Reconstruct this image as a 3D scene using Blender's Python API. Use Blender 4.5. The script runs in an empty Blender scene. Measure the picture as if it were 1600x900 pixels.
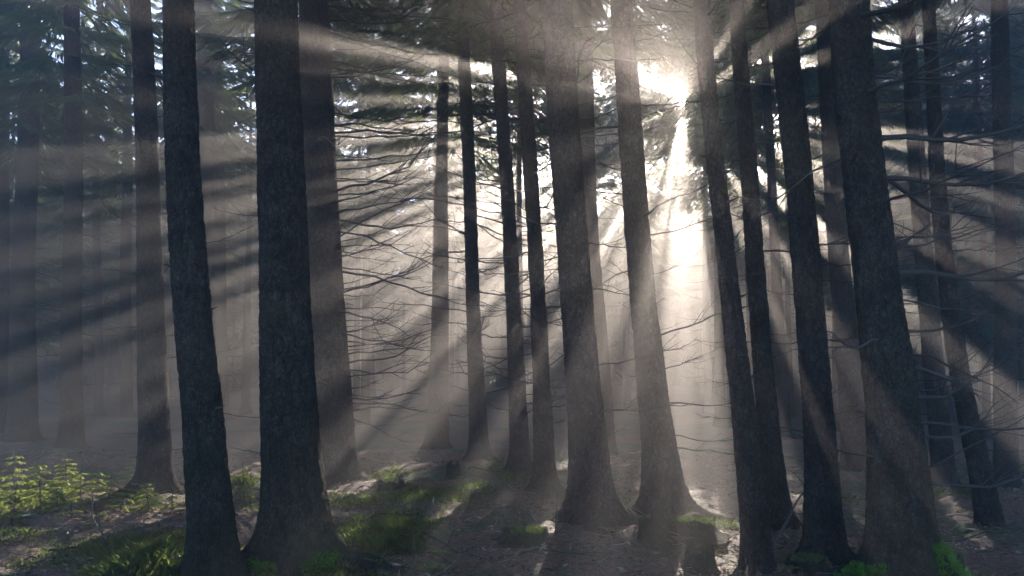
import bpy, math, random
import numpy as np
from mathutils import Vector, Matrix

# ------------------------------------------------------------------ camera, sky, sun, exposure
random.seed(7)
RNG = np.random.default_rng(11)
SC = bpy.context.scene
COL = SC.collection

CAM_H = 1.6
FPX = 1386.0                      # focal length in pixels of a 1600 px wide frame
PITCH = math.radians(4.95)
SUN_AZ = math.radians(11.2)       # to the right of the view axis (+Y)
SUN_EL = math.radians(16.4)

cam_d = bpy.data.cameras.new('camera')
cam_d.sensor_width = 36.0
cam_d.lens = 36.0 * FPX / 1600.0
cam_d.clip_start = 0.05
cam_d.clip_end = 4000.0
cam = bpy.data.objects.new('camera', cam_d)
cam.location = (0, 0, CAM_H)
cam.rotation_euler = (math.pi / 2 + PITCH, 0, 0)
COL.objects.link(cam)
SC.camera = cam

world = bpy.data.worlds.new('World')
SC.world = world
world.use_nodes = True
wn = world.node_tree
sky = wn.nodes.new('ShaderNodeTexSky')
sky.sky_type = 'NISHITA'
sky.sun_disc = False
sky.sun_elevation = SUN_EL
sky.sun_rotation = SUN_AZ
sky.air_density = 0.5
sky.dust_density = 0.02
sky.ozone_density = 3.5
wn.links.new(sky.outputs[0], wn.nodes['Background'].inputs[0])
wn.nodes['Background'].inputs[1].default_value = 0.135

SDIR = Vector((math.sin(SUN_AZ) * math.cos(SUN_EL), math.cos(SUN_AZ) * math.cos(SUN_EL), math.sin(SUN_EL)))
sun_d = bpy.data.lights.new('sun', 'SUN')
sun_d.energy = 5.0
sun_d.angle = math.radians(0.25)
sun_d.color = (1.0, 0.88, 0.76)
sun = bpy.data.objects.new('sun', sun_d)
sun.rotation_euler = (-SDIR).to_track_quat('-Z', 'Y').to_euler()
sun.location = (10, 60, 40)
COL.objects.link(sun)

SC.view_settings.view_transform = 'Standard'
SC.view_settings.look = 'None'
SC.view_settings.exposure = 2.6
SC.view_settings.gamma = 1.0
SC.view_settings.use_curve_mapping = False
SC.render.engine = 'CYCLES'
cy = SC.cycles
cy.use_adaptive_sampling = False
cy.use_denoising = True
cy.denoiser = 'OPENIMAGEDENOISE'
cy.denoising_input_passes = 'RGB_ALBEDO_NORMAL'
cy.denoising_prefilter = 'ACCURATE'
cy.max_bounces = 4
cy.diffuse_bounces = 2
cy.glossy_bounces = 1
cy.transmission_bounces = 2
cy.volume_bounces = 0
cy.caustics_reflective = False
cy.caustics_refractive = False
cy.sample_clamp_indirect = 3.0

# ------------------------------------------------------------------ small maths
_CP, _SP = math.cos(PITCH), math.sin(PITCH)


def place(px, py, depth):
    """World point seen at photo pixel (px, py) when it stands at world Y = depth."""
    a = (px - 800.0) / FPX
    b = (450.0 - py) / FPX
    d = np.array([a, _CP - b * _SP, _SP + b * _CP])
    return np.array([0, 0, CAM_H]) + d * (depth / d[1])


U_AX = np.array([math.cos(SUN_AZ), -math.sin(SUN_AZ), 0.0])
S_AX = np.array(SDIR)
V_AX = np.cross(U_AX, S_AX)


def uv_of(P):
    Q = np.asarray(P) - np.array([0, 0, CAM_H])
    return Q @ U_AX, Q @ V_AX


# Openings in the canopy through which the sun gets in, seen along the sun's direction: long ragged slots
# (angle from, angle to, inner radius, outer radius) about the sun line through the camera, and round holes above the lit spots of the floor.
SLOTS = [
    (140, 144, .18, .9), (147, 152.5, .16, 1.0), (128, 131, .40, .9), (156, 157, 2.6, 3.6), (165.5, 169.5, 3.0, 5.2),
    (171.5, 173, 2.8, 5.5), (188.7, 189.2, 4.2, 7.5), (175.8, 177, 3.6, 6.0), (181, 182.2, 4.2, 7.5), (183.2, 184.4, 4.2, 7.5), (186.5, 187.6, 4.2, 7.5), (190, 191.3, 4.2, 8.0), (192.4, 193.8, 4.2, 8.0), (195.4, 196.4, 4.2, 8.0),
    (198, 199.6, 4.2, 8.5), (200.6, 202.2, 4.2, 8.5), (203.8, 205.3, 4.2, 8.5), (206.3, 208.4, 4.0, 8.5), (210.5, 211.7, 4.0, 8.5), (212.7, 213.9, 4.0, 8.5), (215, 217.4, 4.0, 8.5),
    (220, 221.4, 3.9, 8.0), (222.4, 224.6, 3.9, 8.0), (226, 227.6, 3.6, 7.5), (228.6, 230.9, 3.6, 7.5), (232.6, 234.2, 2.8, 5.5), (236.8, 238.2, 2.4, 5.0), (239.4, 241.4, 2.4, 5.0), (244, 246.2, 2.0, 4.0), (249, 250.5, 1.7, 3.0),
    (204, 206, 2.4, 2.7), (212, 214, 2.2, 2.5), (225, 228.5, 2.0, 2.5), (233, 236, 1.5, 1.9),
    (253.5, 258, .40, 1.7), (262, 264.4, .45, 1.0), (258.6, 259.8, 2.4, 5.0), (263.8, 265.2, 2.4, 5.0), (268.6, 269.4, 2.8, 5.0), (273, 274.6, 2.8, 5.0), (270.5, 271.7, .55, .85), (277, 278.5, 2.4, 5.0),
    (282, 283.6, 2.2, 5.5), (284.8, 286.6, 2.2, 5.5), (290, 291.3, 2.3, 5.0), (292.3, 293.3, 2.3, 5.0), (297.5, 300.3, .60, 1.0), (296, 298.2, 2.4, 5.5), (299.8, 303, 2.4, 5.5), (306.5, 308, 2.4, 4.5), (311, 313, 2.3, 6.0), (314.2, 317.6, 2.3, 6.0), (321, 323.5, 2.0, 4.5), (325.6, 327, 2.2, 4.5), (336.4, 337.2, 2.2, 4.5),
    (330.6, 332.8, .60, .95), (329, 331, 2.0, 5.0), (332.3, 334.2, 2.0, 5.0), (339, 341, 1.9, 4.5), (345.2, 347.4, .60, .95), (344, 346, 1.9, 5.0), (347.3, 350, 1.9, 5.0), (354, 356, 1.7, 4.0),
    (3, 4.5, 1.6, 4.0), (15, 17.4, .65, 1.1), (12.5, 14, 1.7, 4.0), (15.5, 17.5, 1.7, 4.0), (24.6, 27.2, .65, 1.1), (21.5, 23.2, 1.7, 4.0), (25, 27.4, 1.7, 4.0), (34, 36, .7, 2.2), (43, 44.5, .8, 2.0), (52, 55.5, .7, 1.5),
]
HOLES = [(30, 735, 10, .85), (70, 765, 10, .6), (200, 740, 11.5, .60), (385, 742, 13, .60), (600, 742, 13, .55), (1100, 815, 9, .50), (840, 850, 8, .35), (120, 740, 11, .5), (430, 800, 9.5, .25), (740, 790, 10, .22), (1054, 165, 9, .125)]
_ho = np.array([[*uv_of(place(x, y, d)), r] for x, y, d, r in HOLES])


def in_shaft(P, grow=0.0):
    u, v = uv_of(np.asarray(P))
    r = np.hypot(u, v) + 1e-6
    wob = .02 * np.sin(u * 9.1 + v * 5.3) + .02 * np.sin(v * 11.7 - u * 4.1)
    g = grow + wob
    th = np.degrees(np.arctan2(v, u)) % 360
    dg = np.degrees(g / r)
    out = np.zeros(len(r), bool)
    for a0, a1, r0, r1 in SLOTS:
        out |= (th > a0 - dg) & (th < a1 + dg) & (r > r0 - g) & (r < r1 + g)
    # beyond three metres the closed stretches of the canopy are patchy too
    hole = np.sin(u * 4.3 + 1.3 * np.sin(v * 2.9)) * np.sin(v * 5.1 + 1.1 * np.sin(u * 3.7 + 2.0))
    out |= (r > 4.0) & (r < 9) & (th > 176) & (th < 245) & (hole > .80 - g)
    out |= (r > 2.4) & (r < 6) & (th > 280) & (hole > .80 - g)
    for su, sv, hr in _ho:
        out |= (u - su) ** 2 + (v - sv) ** 2 < (hr + g) ** 2
    return out


def hash3(ix, iy, iz, seed):
    h = (ix.astype(np.int64) * 374761393 + iy.astype(np.int64) * 668265263 + iz.astype(np.int64) * 2147483647 + seed * 974711) & 0xFFFFFFFF
    h = ((h ^ (h >> 13)) * 1274126177) & 0xFFFFFFFF
    h = (h ^ (h >> 16)) & 0xFFFFFF
    return h / float(0xFFFFFF)


def vnoise(P, seed=0):
    """Smooth value noise in 0..1 at points P (n, 3)."""
    P = np.asarray(P, float)
    I = np.floor(P).astype(np.int64)
    F = P - I
    F = F * F * (3 - 2 * F)
    out = 0
    for dx in (0, 1):
        for dy in (0, 1):
            for dz in (0, 1):
                w = (F[:, 0] if dx else 1 - F[:, 0]) * (F[:, 1] if dy else 1 - F[:, 1]) * (F[:, 2] if dz else 1 - F[:, 2])
                out = out + w * hash3(I[:, 0] + dx, I[:, 1] + dy, I[:, 2] + dz, seed)
    return out


def ground_z(x, y):
    x = np.atleast_1d(np.asarray(x, float)); y = np.atleast_1d(np.asarray(y, float))
    P = np.stack([x, y, np.zeros_like(x)], 1)
    z = (vnoise(P * .33, 3) - .5) * .22 + (vnoise(P * 1.1, 4) - .5) * .09
    z += (vnoise(P * .06, 5) - .5) * np.clip((y - 18) * .03, 0, 1.6)
    z += np.clip(y - 45, 0, 200) * .012
    near = np.clip((9.5 - np.abs(x)) * 2, 0, 1) * np.clip((y - 3) * 2, 0, 1) * np.clip((17 - y) * .6, 0, 1)
    z += near * ((vnoise(P * 6, 8) - .5) * .06 + (vnoise(P * 2.4, 9) - .5) * .07 + (vnoise(P * 11, 10) - .5) * .03)
    return z


def gz(x, y):
    return float(ground_z(x, y)[0])


# ------------------------------------------------------------------ mesh helpers
def mesh_np(name, V, F, mat=None, smooth=False):
    V = np.ascontiguousarray(V, np.float32); F = np.ascontiguousarray(F, np.int32)
    n, k = F.shape
    me = bpy.data.meshes.new(name)
    me.vertices.add(len(V)); me.vertices.foreach_set('co', V.ravel())
    me.loops.add(n * k); me.loops.foreach_set('vertex_index', F.ravel())
    me.polygons.add(n)
    me.polygons.foreach_set('loop_start', np.arange(0, n * k, k, dtype=np.int32))
    if smooth:
        me.polygons.foreach_set('use_smooth', np.ones(n, bool))
    me.update(calc_edges=True)
    if mat: me.materials.append(mat)
    return me


def link(name, data, parent=None, loc=None):
    o = bpy.data.objects.new(name, data)
    if parent is not None: o.parent = parent
    if loc is not None: o.location = loc
    COL.objects.link(o)
    return o


def tag(o, label=None, cat=None, group=None, kind=None):
    if label: o['label'] = label
    if cat: o['category'] = cat
    if group: o['group'] = group
    if kind: o['kind'] = kind
    return o


class MB:
    """Collects quads into one mesh."""
    def __init__(s): s.V = []; s.F = []; s.n = 0
    def add(s, V, F):
        V = np.asarray(V, float); F = np.asarray(F, int)
        s.V.append(V); s.F.append(F + s.n); s.n += len(V)
    def tube(s, pts, radii, sides=5, cap=True, jitter=0.0):
        pts = np.asarray(pts, float); n = len(pts)
        T = np.gradient(pts, axis=0); T /= np.linalg.norm(T, axis=1)[:, None] + 1e-9
        ref = np.array([0, 0, 1.0]) if abs(T[0, 2]) < .9 else np.array([1.0, 0, 0])
        A = np.cross(T, ref); A /= np.linalg.norm(A, axis=1)[:, None] + 1e-9
        B = np.cross(T, A)
        th = np.arange(sides) * 2 * np.pi / sides
        R = np.asarray(radii, float)[:, None] * (1 + jitter * (RNG.random((n, sides)) - .5))
        V = pts[:, None] + (np.cos(th)[None, :, None] * A[:, None] + np.sin(th)[None, :, None] * B[:, None]) * R[:, :, None]
        i = np.arange(n - 1)[:, None] * sides; j = np.arange(sides)[None]; jn = (j + 1) % sides
        F = np.stack([i + j, i + jn, i + sides + jn, i + sides + j], -1).reshape(-1, 4)
        V = V.reshape(-1, 3)
        if cap:
            V = np.vstack([V, pts[-1] + T[-1] * radii[-1]])
            e = (n - 1) * sides
            jj = np.arange(0, sides, 2)
            F = np.vstack([F, np.stack([e + jj, e + (jj + 1) % sides, e + (jj + 2) % sides if sides % 2 == 0 else e + np.minimum(jj + 2, sides) % sides, np.full_like(jj, n * sides)], 1)])
        s.add(V, F)
    def tubes(s, P, R, sides=3):
        """Many open tubes at once: P (m, k, 3), R (m, k)."""
        m, k = R.shape
        T = np.gradient(P, axis=1); T /= np.linalg.norm(T, axis=2)[..., None] + 1e-9
        A = np.cross(T, np.array([.13, .21, 1.0])); A /= np.linalg.norm(A, axis=2)[..., None] + 1e-9
        B = np.cross(T, A)
        th = np.arange(sides) * 2 * np.pi / sides
        V = P[:, :, None] + (np.cos(th)[:, None] * A[:, :, None] + np.sin(th)[:, None] * B[:, :, None]) * R[:, :, None, None]
        q = np.arange(m)[:, None, None] * (k * sides) + np.arange(k - 1)[None, :, None] * sides
        j = np.arange(sides)[None, None]; jn = (j + 1) % sides
        F = np.stack([q + j, q + jn, q + sides + jn, q + sides + j], -1).reshape(-1, 4)
        s.add(V.reshape(-1, 3), F)
    def mesh(s, name, mat, smooth=True):
        return mesh_np(name, np.vstack(s.V), np.vstack(s.F), mat, smooth)


# ------------------------------------------------------------------ materials
def new_mat(name):
    m = bpy.data.materials.new(name); m.use_nodes = True
    nt = m.node_tree
    return m, nt, nt.nodes['Principled BSDF']


def node(nt, typ, **kw):
    n = nt.nodes.new(typ)
    for k, v in kw.items():
        if k in n.inputs: n.inputs[k].default_value = v
        else: setattr(n, k, v)
    return n


def ramp(nt, src, stops):
    r = nt.nodes.new('ShaderNodeValToRGB')
    els = r.color_ramp.elements
    while len(els) < len(stops): els.new(.5)
    for e, (p, c) in zip(els, stops):
        e.position = p; e.color = (*c, 1)
    nt.links.new(src, r.inputs[0])
    return r


def bark_material(name, dark, light, moss, moss_amt, scale=1.0):
    m, nt, b = new_mat(name)
    L = nt.links.new
    tc = node(nt, 'ShaderNodeTexCoord')
    mp = node(nt, 'ShaderNodeMapping'); mp.inputs['Scale'].default_value = (1, 1, .55)
    L(tc.outputs['Object'], mp.inputs[0])
    vor = node(nt, 'ShaderNodeTexVoronoi', Scale=46.0 * scale, Randomness=1.0); vor.feature = 'DISTANCE_TO_EDGE'
    nz = node(nt, 'ShaderNodeTexNoise', Scale=22.0, Detail=8.0, Roughness=.75)
    wob = node(nt, 'ShaderNodeMixRGB'); wob.blend_type = 'ADD'; wob.inputs[0].default_value = .11
    L(mp.outputs[0], wob.inputs[1]); L(nz.outputs['Color'], wob.inputs[2]); L(wob.outputs[0], vor.inputs['Vector'])
    L(mp.outputs[0], nz.inputs['Vector'])
    vs = node(nt, 'ShaderNodeMath', operation='MULTIPLY_ADD'); vs.inputs[1].default_value = 1.3; vs.inputs[2].default_value = -.16
    L(vor.outputs['Distance'], vs.inputs[0])
    sm = node(nt, 'ShaderNodeMath', operation='ADD'); L(vs.outputs[0], sm.inputs[0]); L(nz.outputs['Fac'], sm.inputs[1])
    r = ramp(nt, sm.outputs[0], [(.28, dark), (.62, light), (.90, tuple(min(1, c * 1.6) for c in light))])
    v2 = node(nt, 'ShaderNodeTexVoronoi', Scale=17.0, Randomness=1.0); v2.feature = 'DISTANCE_TO_EDGE'; L(wob.outputs[0], v2.inputs['Vector'])
    c2 = node(nt, 'ShaderNodeMapRange'); c2.inputs[1].default_value = .0; c2.inputs[2].default_value = .10; c2.inputs[3].default_value = .45; c2.inputs[4].default_value = 1.0; L(v2.outputs['Distance'], c2.inputs[0])
    n4 = node(nt, 'ShaderNodeTexNoise', Scale=3.2, Detail=4.0, Roughness=.6); L(tc.outputs['Object'], n4.inputs['Vector'])
    c4 = node(nt, 'ShaderNodeMapRange'); c4.inputs[1].default_value = .3; c4.inputs[2].default_value = .7; c4.inputs[3].default_value = .55; c4.inputs[4].default_value = 1.45; L(n4.outputs['Fac'], c4.inputs[0])
    cm = node(nt, 'ShaderNodeMath', operation='MULTIPLY'); L(c2.outputs[0], cm.inputs[0]); L(c4.outputs[0], cm.inputs[1])
    mu = node(nt, 'ShaderNodeMixRGB'); mu.blend_type = 'MULTIPLY'; mu.inputs[0].default_value = 1.0; L(r.outputs[0], mu.inputs[1]); L(cm.outputs[0], mu.inputs[2])
    r = mu
    # algae and moss: large patches that thin out up the trunk
    n2 = node(nt, 'ShaderNodeTexNoise', Scale=2.3, Detail=5.0, Roughness=.65); L(tc.outputs['Object'], n2.inputs['Vector'])
    sx = node(nt, 'ShaderNodeSeparateXYZ'); L(tc.outputs['Object'], sx.inputs[0])
    hz = node(nt, 'ShaderNodeMapRange'); hz.inputs[1].default_value = 0.0; hz.inputs[2].default_value = 4.0
    hz.inputs[3].default_value = moss_amt; hz.inputs[4].default_value = -.25; L(sx.outputs['Z'], hz.inputs[0])
    ad = node(nt, 'ShaderNodeMath', operation='ADD'); L(n2.outputs['Fac'], ad.inputs[0]); L(hz.outputs[0], ad.inputs[1])
    mr = node(nt, 'ShaderNodeMapRange'); mr.inputs[1].default_value = .5; mr.inputs[2].default_value = .85; mr.inputs[4].default_value = .8
    L(ad.outputs[0], mr.inputs[0])
    mx = node(nt, 'ShaderNodeMixRGB'); L(mr.outputs[0], mx.inputs[0]); L(r.outputs[0], mx.inputs[1]); mx.inputs[2].default_value = (*moss, 1)
    L(mx.outputs[0], b.inputs['Base Color'])
    b.inputs['Roughness'].default_value = .95
    b.inputs['Specular IOR Level'].default_value = .08
    hs = node(nt, 'ShaderNodeMath', operation='ADD'); L(sm.outputs[0], hs.inputs[0]); L(c2.outputs[0], hs.inputs[1])
    bp = node(nt, 'ShaderNodeBump', Strength=1.0, Distance=.035); L(hs.outputs[0], bp.inputs['Height']); L(bp.outputs[0], b.inputs['Normal'])
    return m


M_BARK = bark_material('spruce_bark', (.022, .018, .016), (.108, .088, .078), (.05, .060, .035), .05)
M_BARK_MOSS = bark_material('mossy_bark', (.022, .018, .015), (.112, .094, .080), (.045, .065, .025), .16)
M_BARK_FAR = bark_material('far_bark', (.03, .025, .022), (.09, .075, .065), (.05, .06, .03), .05)

M_TWIG, nt, b = new_mat('dead_twig')
nz = node(nt, 'ShaderNodeTexNoise', Scale=30.0, Detail=3.0)
r = ramp(nt, nz.outputs['Fac'], [(.3, (.018, .014, .012)), (.7, (.05, .04, .034))])
nt.links.new(r.outputs[0], b.inputs['Base Color']); b.inputs['Roughness'].default_value = .85


def leaf_material(name, c1, c2, trans, tr=.35, nscale=1.5):
    m, nt, b = new_mat(name)
    L = nt.links.new
    tc = node(nt, 'ShaderNodeTexCoord')
    nz = node(nt, 'ShaderNodeTexNoise', Scale=nscale, Detail=4.0, Roughness=.7); L(tc.outputs['Object'], nz.inputs['Vector'])
    r = ramp(nt, nz.outputs['Fac'], [(.3, c1), (.7, c2)])
    L(r.outputs[0], b.inputs['Base Color'])
    b.inputs['Roughness'].default_value = .55
    b.inputs['Specular IOR Level'].default_value = .3
    t = node(nt, 'ShaderNodeBsdfTranslucent'); t.inputs[0].default_value = (*trans, 1)
    mx = node(nt, 'ShaderNodeMixShader'); mx.inputs[0].default_value = tr
    L(b.outputs[0], mx.inputs[1]); L(t.outputs[0], mx.inputs[2])
    L(mx.outputs[0], nt.nodes['Material Output'].inputs[0])
    return m


M_NEEDLE = leaf_material('spruce_needles', (.025, .05, .025), (.05, .085, .03), (.13, .20, .04))
M_NEEDLE_BLUE = leaf_material('bluish_needles', (.022, .055, .05), (.04, .09, .075), (.06, .15, .11))
M_SAPLING = leaf_material('sapling_needles', (.05, .09, .025), (.13, .17, .035), (.40, .46, .08), .5, 6.0)
M_MOSS_DULL = leaf_material('dull_moss', (.03, .055, .015), (.07, .10, .025), (.12, .18, .03), .25, 14.0)
M_GRASS = leaf_material('grass_blades', (.06, .11, .04), (.13, .17, .05), (.26, .36, .08), .45, 2.0)
M_MOSS = leaf_material('green_moss', (.05, .14, .018), (.10, .22, .022), (.14, .28, .03), .25, 14.0)

M_GROUND, nt, b = new_mat('forest_floor')
L = nt.links.new
tc = node(nt, 'ShaderNodeTexCoord')
n1 = node(nt, 'ShaderNodeTexNoise', Scale=26.0, Detail=9.0, Roughness=.75); L(tc.outputs['Object'], n1.inputs['Vector'])
n2 = node(nt, 'ShaderNodeTexNoise', Scale=.55, Detail=6.0, Roughness=.62); L(tc.outputs['Object'], n2.inputs['Vector'])
n3 = node(nt, 'ShaderNodeTexNoise', Scale=5.0, Detail=5.0, Roughness=.7); L(tc.outputs['Object'], n3.inputs['Vector'])
litter = ramp(nt, n1.outputs['Fac'], [(.30, (.045, .024, .015)), (.50, (.17, .092, .055)), (.72, (.34, .21, .13))])
green = ramp(nt, n1.outputs['Fac'], [(.3, (.02, .04, .012)), (.7, (.075, .125, .035))])
ms = node(nt, 'ShaderNodeMath', operation='MULTIPLY_ADD'); L(n3.outputs['Fac'], ms.inputs[0]); ms.inputs[1].default_value = .45; L(n2.outputs['Fac'], ms.inputs[2])
mr = node(nt, 'ShaderNodeMapRange'); mr.inputs[1].default_value = .70; mr.inputs[2].default_value = .82; L(ms.outputs[0], mr.inputs[0])
mx = node(nt, 'ShaderNodeMixRGB'); L(mr.outputs[0], mx.inputs[0]); L(litter.outputs[0], mx.inputs[1]); L(green.outputs[0], mx.inputs[2])
L(mx.outputs[0], b.inputs['Base Color']); b.inputs['Roughness'].default_value = .8
bp = node(nt, 'ShaderNodeBump', Strength=1.0, Distance=.05); L(n1.outputs['Fac'], bp.inputs['Height']); L(bp.outputs[0], b.inputs['Normal'])

M_LITTER, nt, b = new_mat('needle_litter')
oi = node(nt, 'ShaderNodeNewGeometry')
r = ramp(nt, oi.outputs['Random Per Island'], [(0, (.04, .022, .014)), (.45, (.18, .095, .05)), (.85, (.30, .19, .11)), (1, (.45, .36, .26))])
nt.links.new(r.outputs[0], b.inputs['Base Color']); b.inputs['Roughness'].default_value = .9; b.inputs['Specular IOR Level'].default_value = .1

M_TWIG_DRY, nt, b = new_mat('dry_twig')
oi = node(nt, 'ShaderNodeNewGeometry')
r = ramp(nt, oi.outputs['Random Per Island'], [(0, (.05, .035, .026)), (.7, (.16, .12, .09)), (1, (.32, .27, .22))])
nt.links.new(r.outputs[0], b.inputs['Base Color']); b.inputs['Roughness'].default_value = .7
_nt = M_GRASS.node_tree                                            # dead and yellowish blades among the green ones
_gi = node(_nt, 'ShaderNodeNewGeometry')
_rr = ramp(_nt, _gi.outputs['Random Per Island'], [(0, (.04, .085, .03)), (.45, (.08, .13, .04)), (.75, (.16, .17, .06)), (1, (.30, .23, .12))])
_nt.links.new(_rr.outputs[0], _nt.nodes['Principled BSDF'].inputs['Base Color'])

# ------------------------------------------------------------------ ground
def axis(lo, hi, near_lo, near_hi, fine, coarse):
    a = list(np.arange(near_lo, near_hi, fine))
    l = list(np.arange(near_lo - coarse, lo - coarse, -coarse))[::-1]
    h = list(np.arange(near_hi, hi + coarse, coarse))
    return np.array(l + a + h)


gx = axis(-70, 80, -9, 9, .09, 2.0)
gy = axis(-20, 70, 3.5, 17, .09, 1.5)
X, Y = np.meshgrid(gx, gy)
Z = ground_z(X.ravel(), Y.ravel())
nx, ny = len(gx), len(gy)
i = (np.arange(ny - 1)[:, None] * nx + np.arange(nx - 1)[None]).ravel()
g = link('ground', mesh_np('ground', np.stack([X.ravel(), Y.ravel(), Z], 1), np.stack([i, i + 1, i + nx + 1, i + nx], 1), M_GROUND, True))
tag(g, 'uneven forest floor of brown needles with green mossy patches', 'ground', kind='structure')

# the sun's disc itself, far outside the haze
M_SUN, nt, b = new_mat('sun_surface')
em = node(nt, 'ShaderNodeEmission', Strength=900.0); em.inputs[0].default_value = (1, .95, .85, 1)
tr_ = node(nt, 'ShaderNodeBsdfTransparent'); sm_ = node(nt, 'ShaderNodeAddShader')
nt.links.new(em.outputs[0], sm_.inputs[0]); nt.links.new(tr_.outputs[0], sm_.inputs[1])
nt.links.new(sm_.outputs[0], nt.nodes['Material Output'].inputs[0])
import bmesh
bm = bmesh.new(); bmesh.ops.create_uvsphere(bm, u_segments=24, v_segments=16, radius=8.0)
me = bpy.data.meshes.new('sun_disc'); bm.to_mesh(me); bm.free(); me.materials.append(M_SUN)
so = link('sun_disc', me, loc=Vector((0, 0, CAM_H)) + SDIR * 2000)
tag(so, 'white glaring sun breaking through beside the slender trunk', 'sun', kind='structure')

# ------------------------------------------------------------------ branches and crowns
def dead_branch(length, thick, droop, up, ntw, sides=5, seed=0):
    rg = np.random.default_rng(seed)
    mb = MB()
    n = 9
    t = np.linspace(0, 1, n)
    ph = rg.random() * 6
    z = -droop * length * np.sin(t * np.pi * .62) + up * length * t ** 2.4
    y = .07 * length * np.sin(t * 2.2 + ph) * t + .010 * length * np.sin(t * 9 + ph)
    pts = np.stack([t * length, y, z + .007 * length * rg.normal(size=n)], 1)
    for q in range(2):
        j = rg.integers(2, n - 1); pts[j:] += (pts[j:] - pts[j]) * 0 + (t[j:, None] - t[j]) * length * np.array([0, rg.normal() * .16, rg.normal() * .10])
    pts[0] = [-.06, 0, 0]
    mb.tube(pts, thick * (1 - t) ** .7 + .0016, sides)
    for k in range(ntw):
        s = .22 + .72 * rg.random()
        p0 = np.array([np.interp(s, t, pts[:, c]) for c in range(3)])
        l = length * (.14 + .34 * rg.random()) * (1.15 - s * .6)
        side = rg.choice([-1, 1])
        d = np.array([.75, side * (.35 + .5 * rg.random()), -.25 + .65 * rg.random()])
        d /= np.linalg.norm(d)
        q = np.linspace(0, 1, 5)[:, None]
        bend = np.array([.1, -.1 * side, .22 * (rg.random() - .2)])
        tw = p0 + d * l * q + bend * l * q ** 2 + (rg.random((5, 3)) - .5) * .05 * l * q
        mb.tube(tw, thick * .42 * (1 - s * .5) * (1 - q[:, 0]) ** .8 + .0013, max(3, sides - 1))
        if rg.random() < .55:
            p1 = tw[2]; d2 = d + (rg.random(3) - .5) * 1.2; d2 /= np.linalg.norm(d2)
            mb.tube(p1 + d2 * l * .45 * q, thick * .2 * (1 - q[:, 0]) + .0011, 3)
    return mb.mesh('branch', M_TWIG)


BR_LONG = [dead_branch(1.0, .0075, .03 + .09 * random.random(), .02 + .14 * random.random(), 4 + k % 5, 5, 100 + k) for k in range(18)]
BR_ARC = [dead_branch(1.0, .013, .16 + .10 * random.random(), .16 + .16 * random.random(), 6 + k % 4, 6, 200 + k) for k in range(8)]
BR_STUB = [dead_branch(1.0, .13, .0, .1, 0, 5, 300 + k) for k in range(4)]


def sprays(base, out, length, width, rg, tri=False):
    """Diamond-shaped needle sprays: centre points, directions -> verts, faces."""
    n = len(base)
    out = out / (np.linalg.norm(out, axis=1)[:, None] + 1e-9)
    rnd = rg.normal(size=(n, 3))
    side = np.cross(out, rnd); side /= np.linalg.norm(side, axis=1)[:, None] + 1e-9
    l = (length * (.6 + .8 * rg.random(n)))[:, None]
    w = (width * (.6 + .8 * rg.random(n)))[:, None]
    if tri:
        V = np.stack([base + side * w * .5, base + out * l, base - side * w * .5], 1).reshape(-1, 3)
        return V, np.arange(n * 3).reshape(-1, 3)
    V = np.stack([base, base + out * l * .45 + side * w * .5, base + out * l, base + out * l * .4 - side * w * .5], 1).reshape(-1, 3)
    F = np.arange(n * 4).reshape(-1, 4)
    return V, F


def crown(H, zb, R, rg, spray_l=.36, spray_w=.085, per=17, step=.45, cull_at=None, wood=None, shape=.8, fill=1.0, tri=False):
    """Spruce crown; returns spray mesh arrays in local coordinates. cull_at = world base used for the canopy openings."""
    bs, os_ = [], []
    z = zb
    while z < H - min(.2, .04 * H):
        f = (z - zb) / (H - zb)
        Rl = R * (1 - f) ** shape * (.75 + .25 * min(1, f * 6 + .35))
        nb = rg.integers(4, 7)
        a0 = rg.random() * 6.28
        for k in range(nb):
            a = a0 + k * 6.283 / nb + rg.normal() * .25
            l = Rl * (.65 + .5 * rg.random())
            if l < .015: continue
            m = max(4, int(per * fill * (l / max(R, .1)) ** .8))
            s = np.sqrt(rg.random(m)) * .92 + .06
            droop = -.35 * l * s ** 1.2 + .16 * l * s ** 3
            ca, sa = math.cos(a), math.sin(a)
            lat = (rg.random(m) - .5) * 2
            spread = .20 * l * (1 - .5 * s) * lat
            P = np.stack([ca * s * l - sa * spread, sa * s * l + ca * spread, z + droop - np.abs(lat) * .06 * l], 1)
            D = np.stack([ca * .8 - sa * lat * .9, sa * .8 + ca * lat * .9, -.35 - .5 * rg.random(m)], 1)
            bs.append(P); os_.append(D)
            if wood is not None:
                q = np.linspace(0, 1, 4)
                wood.append((np.stack([ca * q * l, sa * q * l, z - .35 * l * q ** 1.2 + .16 * l * q ** 3], 1), .012 + .01 * l, .004))
        z += step * (.75 + .5 * rg.random())
    B = np.vstack(bs); O = np.vstack(os_)
    sc = 1.0
    if cull_at is not None:
        base = np.asarray(cull_at)
        W = B + base
        u, v = uv_of(W)
        rr = np.hypot(u, v)
        core = (rr < 4.4) & (W[:, 1] > 0)                       # around the camera's sun line: extra sprays added to block stray sunlight
        out_of_sight = (((W[:, 2] - CAM_H) > .47 * W[:, 1]) | (np.abs(W[:, 0]) > .66 * W[:, 1])) & ~core & ((v > 4.5) | (np.abs(u) > 9))
        keep = ~out_of_sight | (rg.random(len(B)) < .33)
        dup = np.where(core)[0]
        B2, O2 = B[dup] + rg.normal(size=(len(dup), 3)) * .13, O[dup] + rg.normal(size=(len(dup), 3)) * .5
        sc = np.concatenate([np.where(out_of_sight, 1.7, 1.0)[keep], np.ones(len(dup))])
        B, O = np.vstack([B[keep], B2]), np.vstack([O[keep], O2])
        keep = ~in_shaft(B + O * spray_l * .5 + base, .04)
        B, O, sc = B[keep], O[keep], sc[keep]
    return sprays(B, O, spray_l * sc, spray_w * sc, rg, tri)


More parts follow.
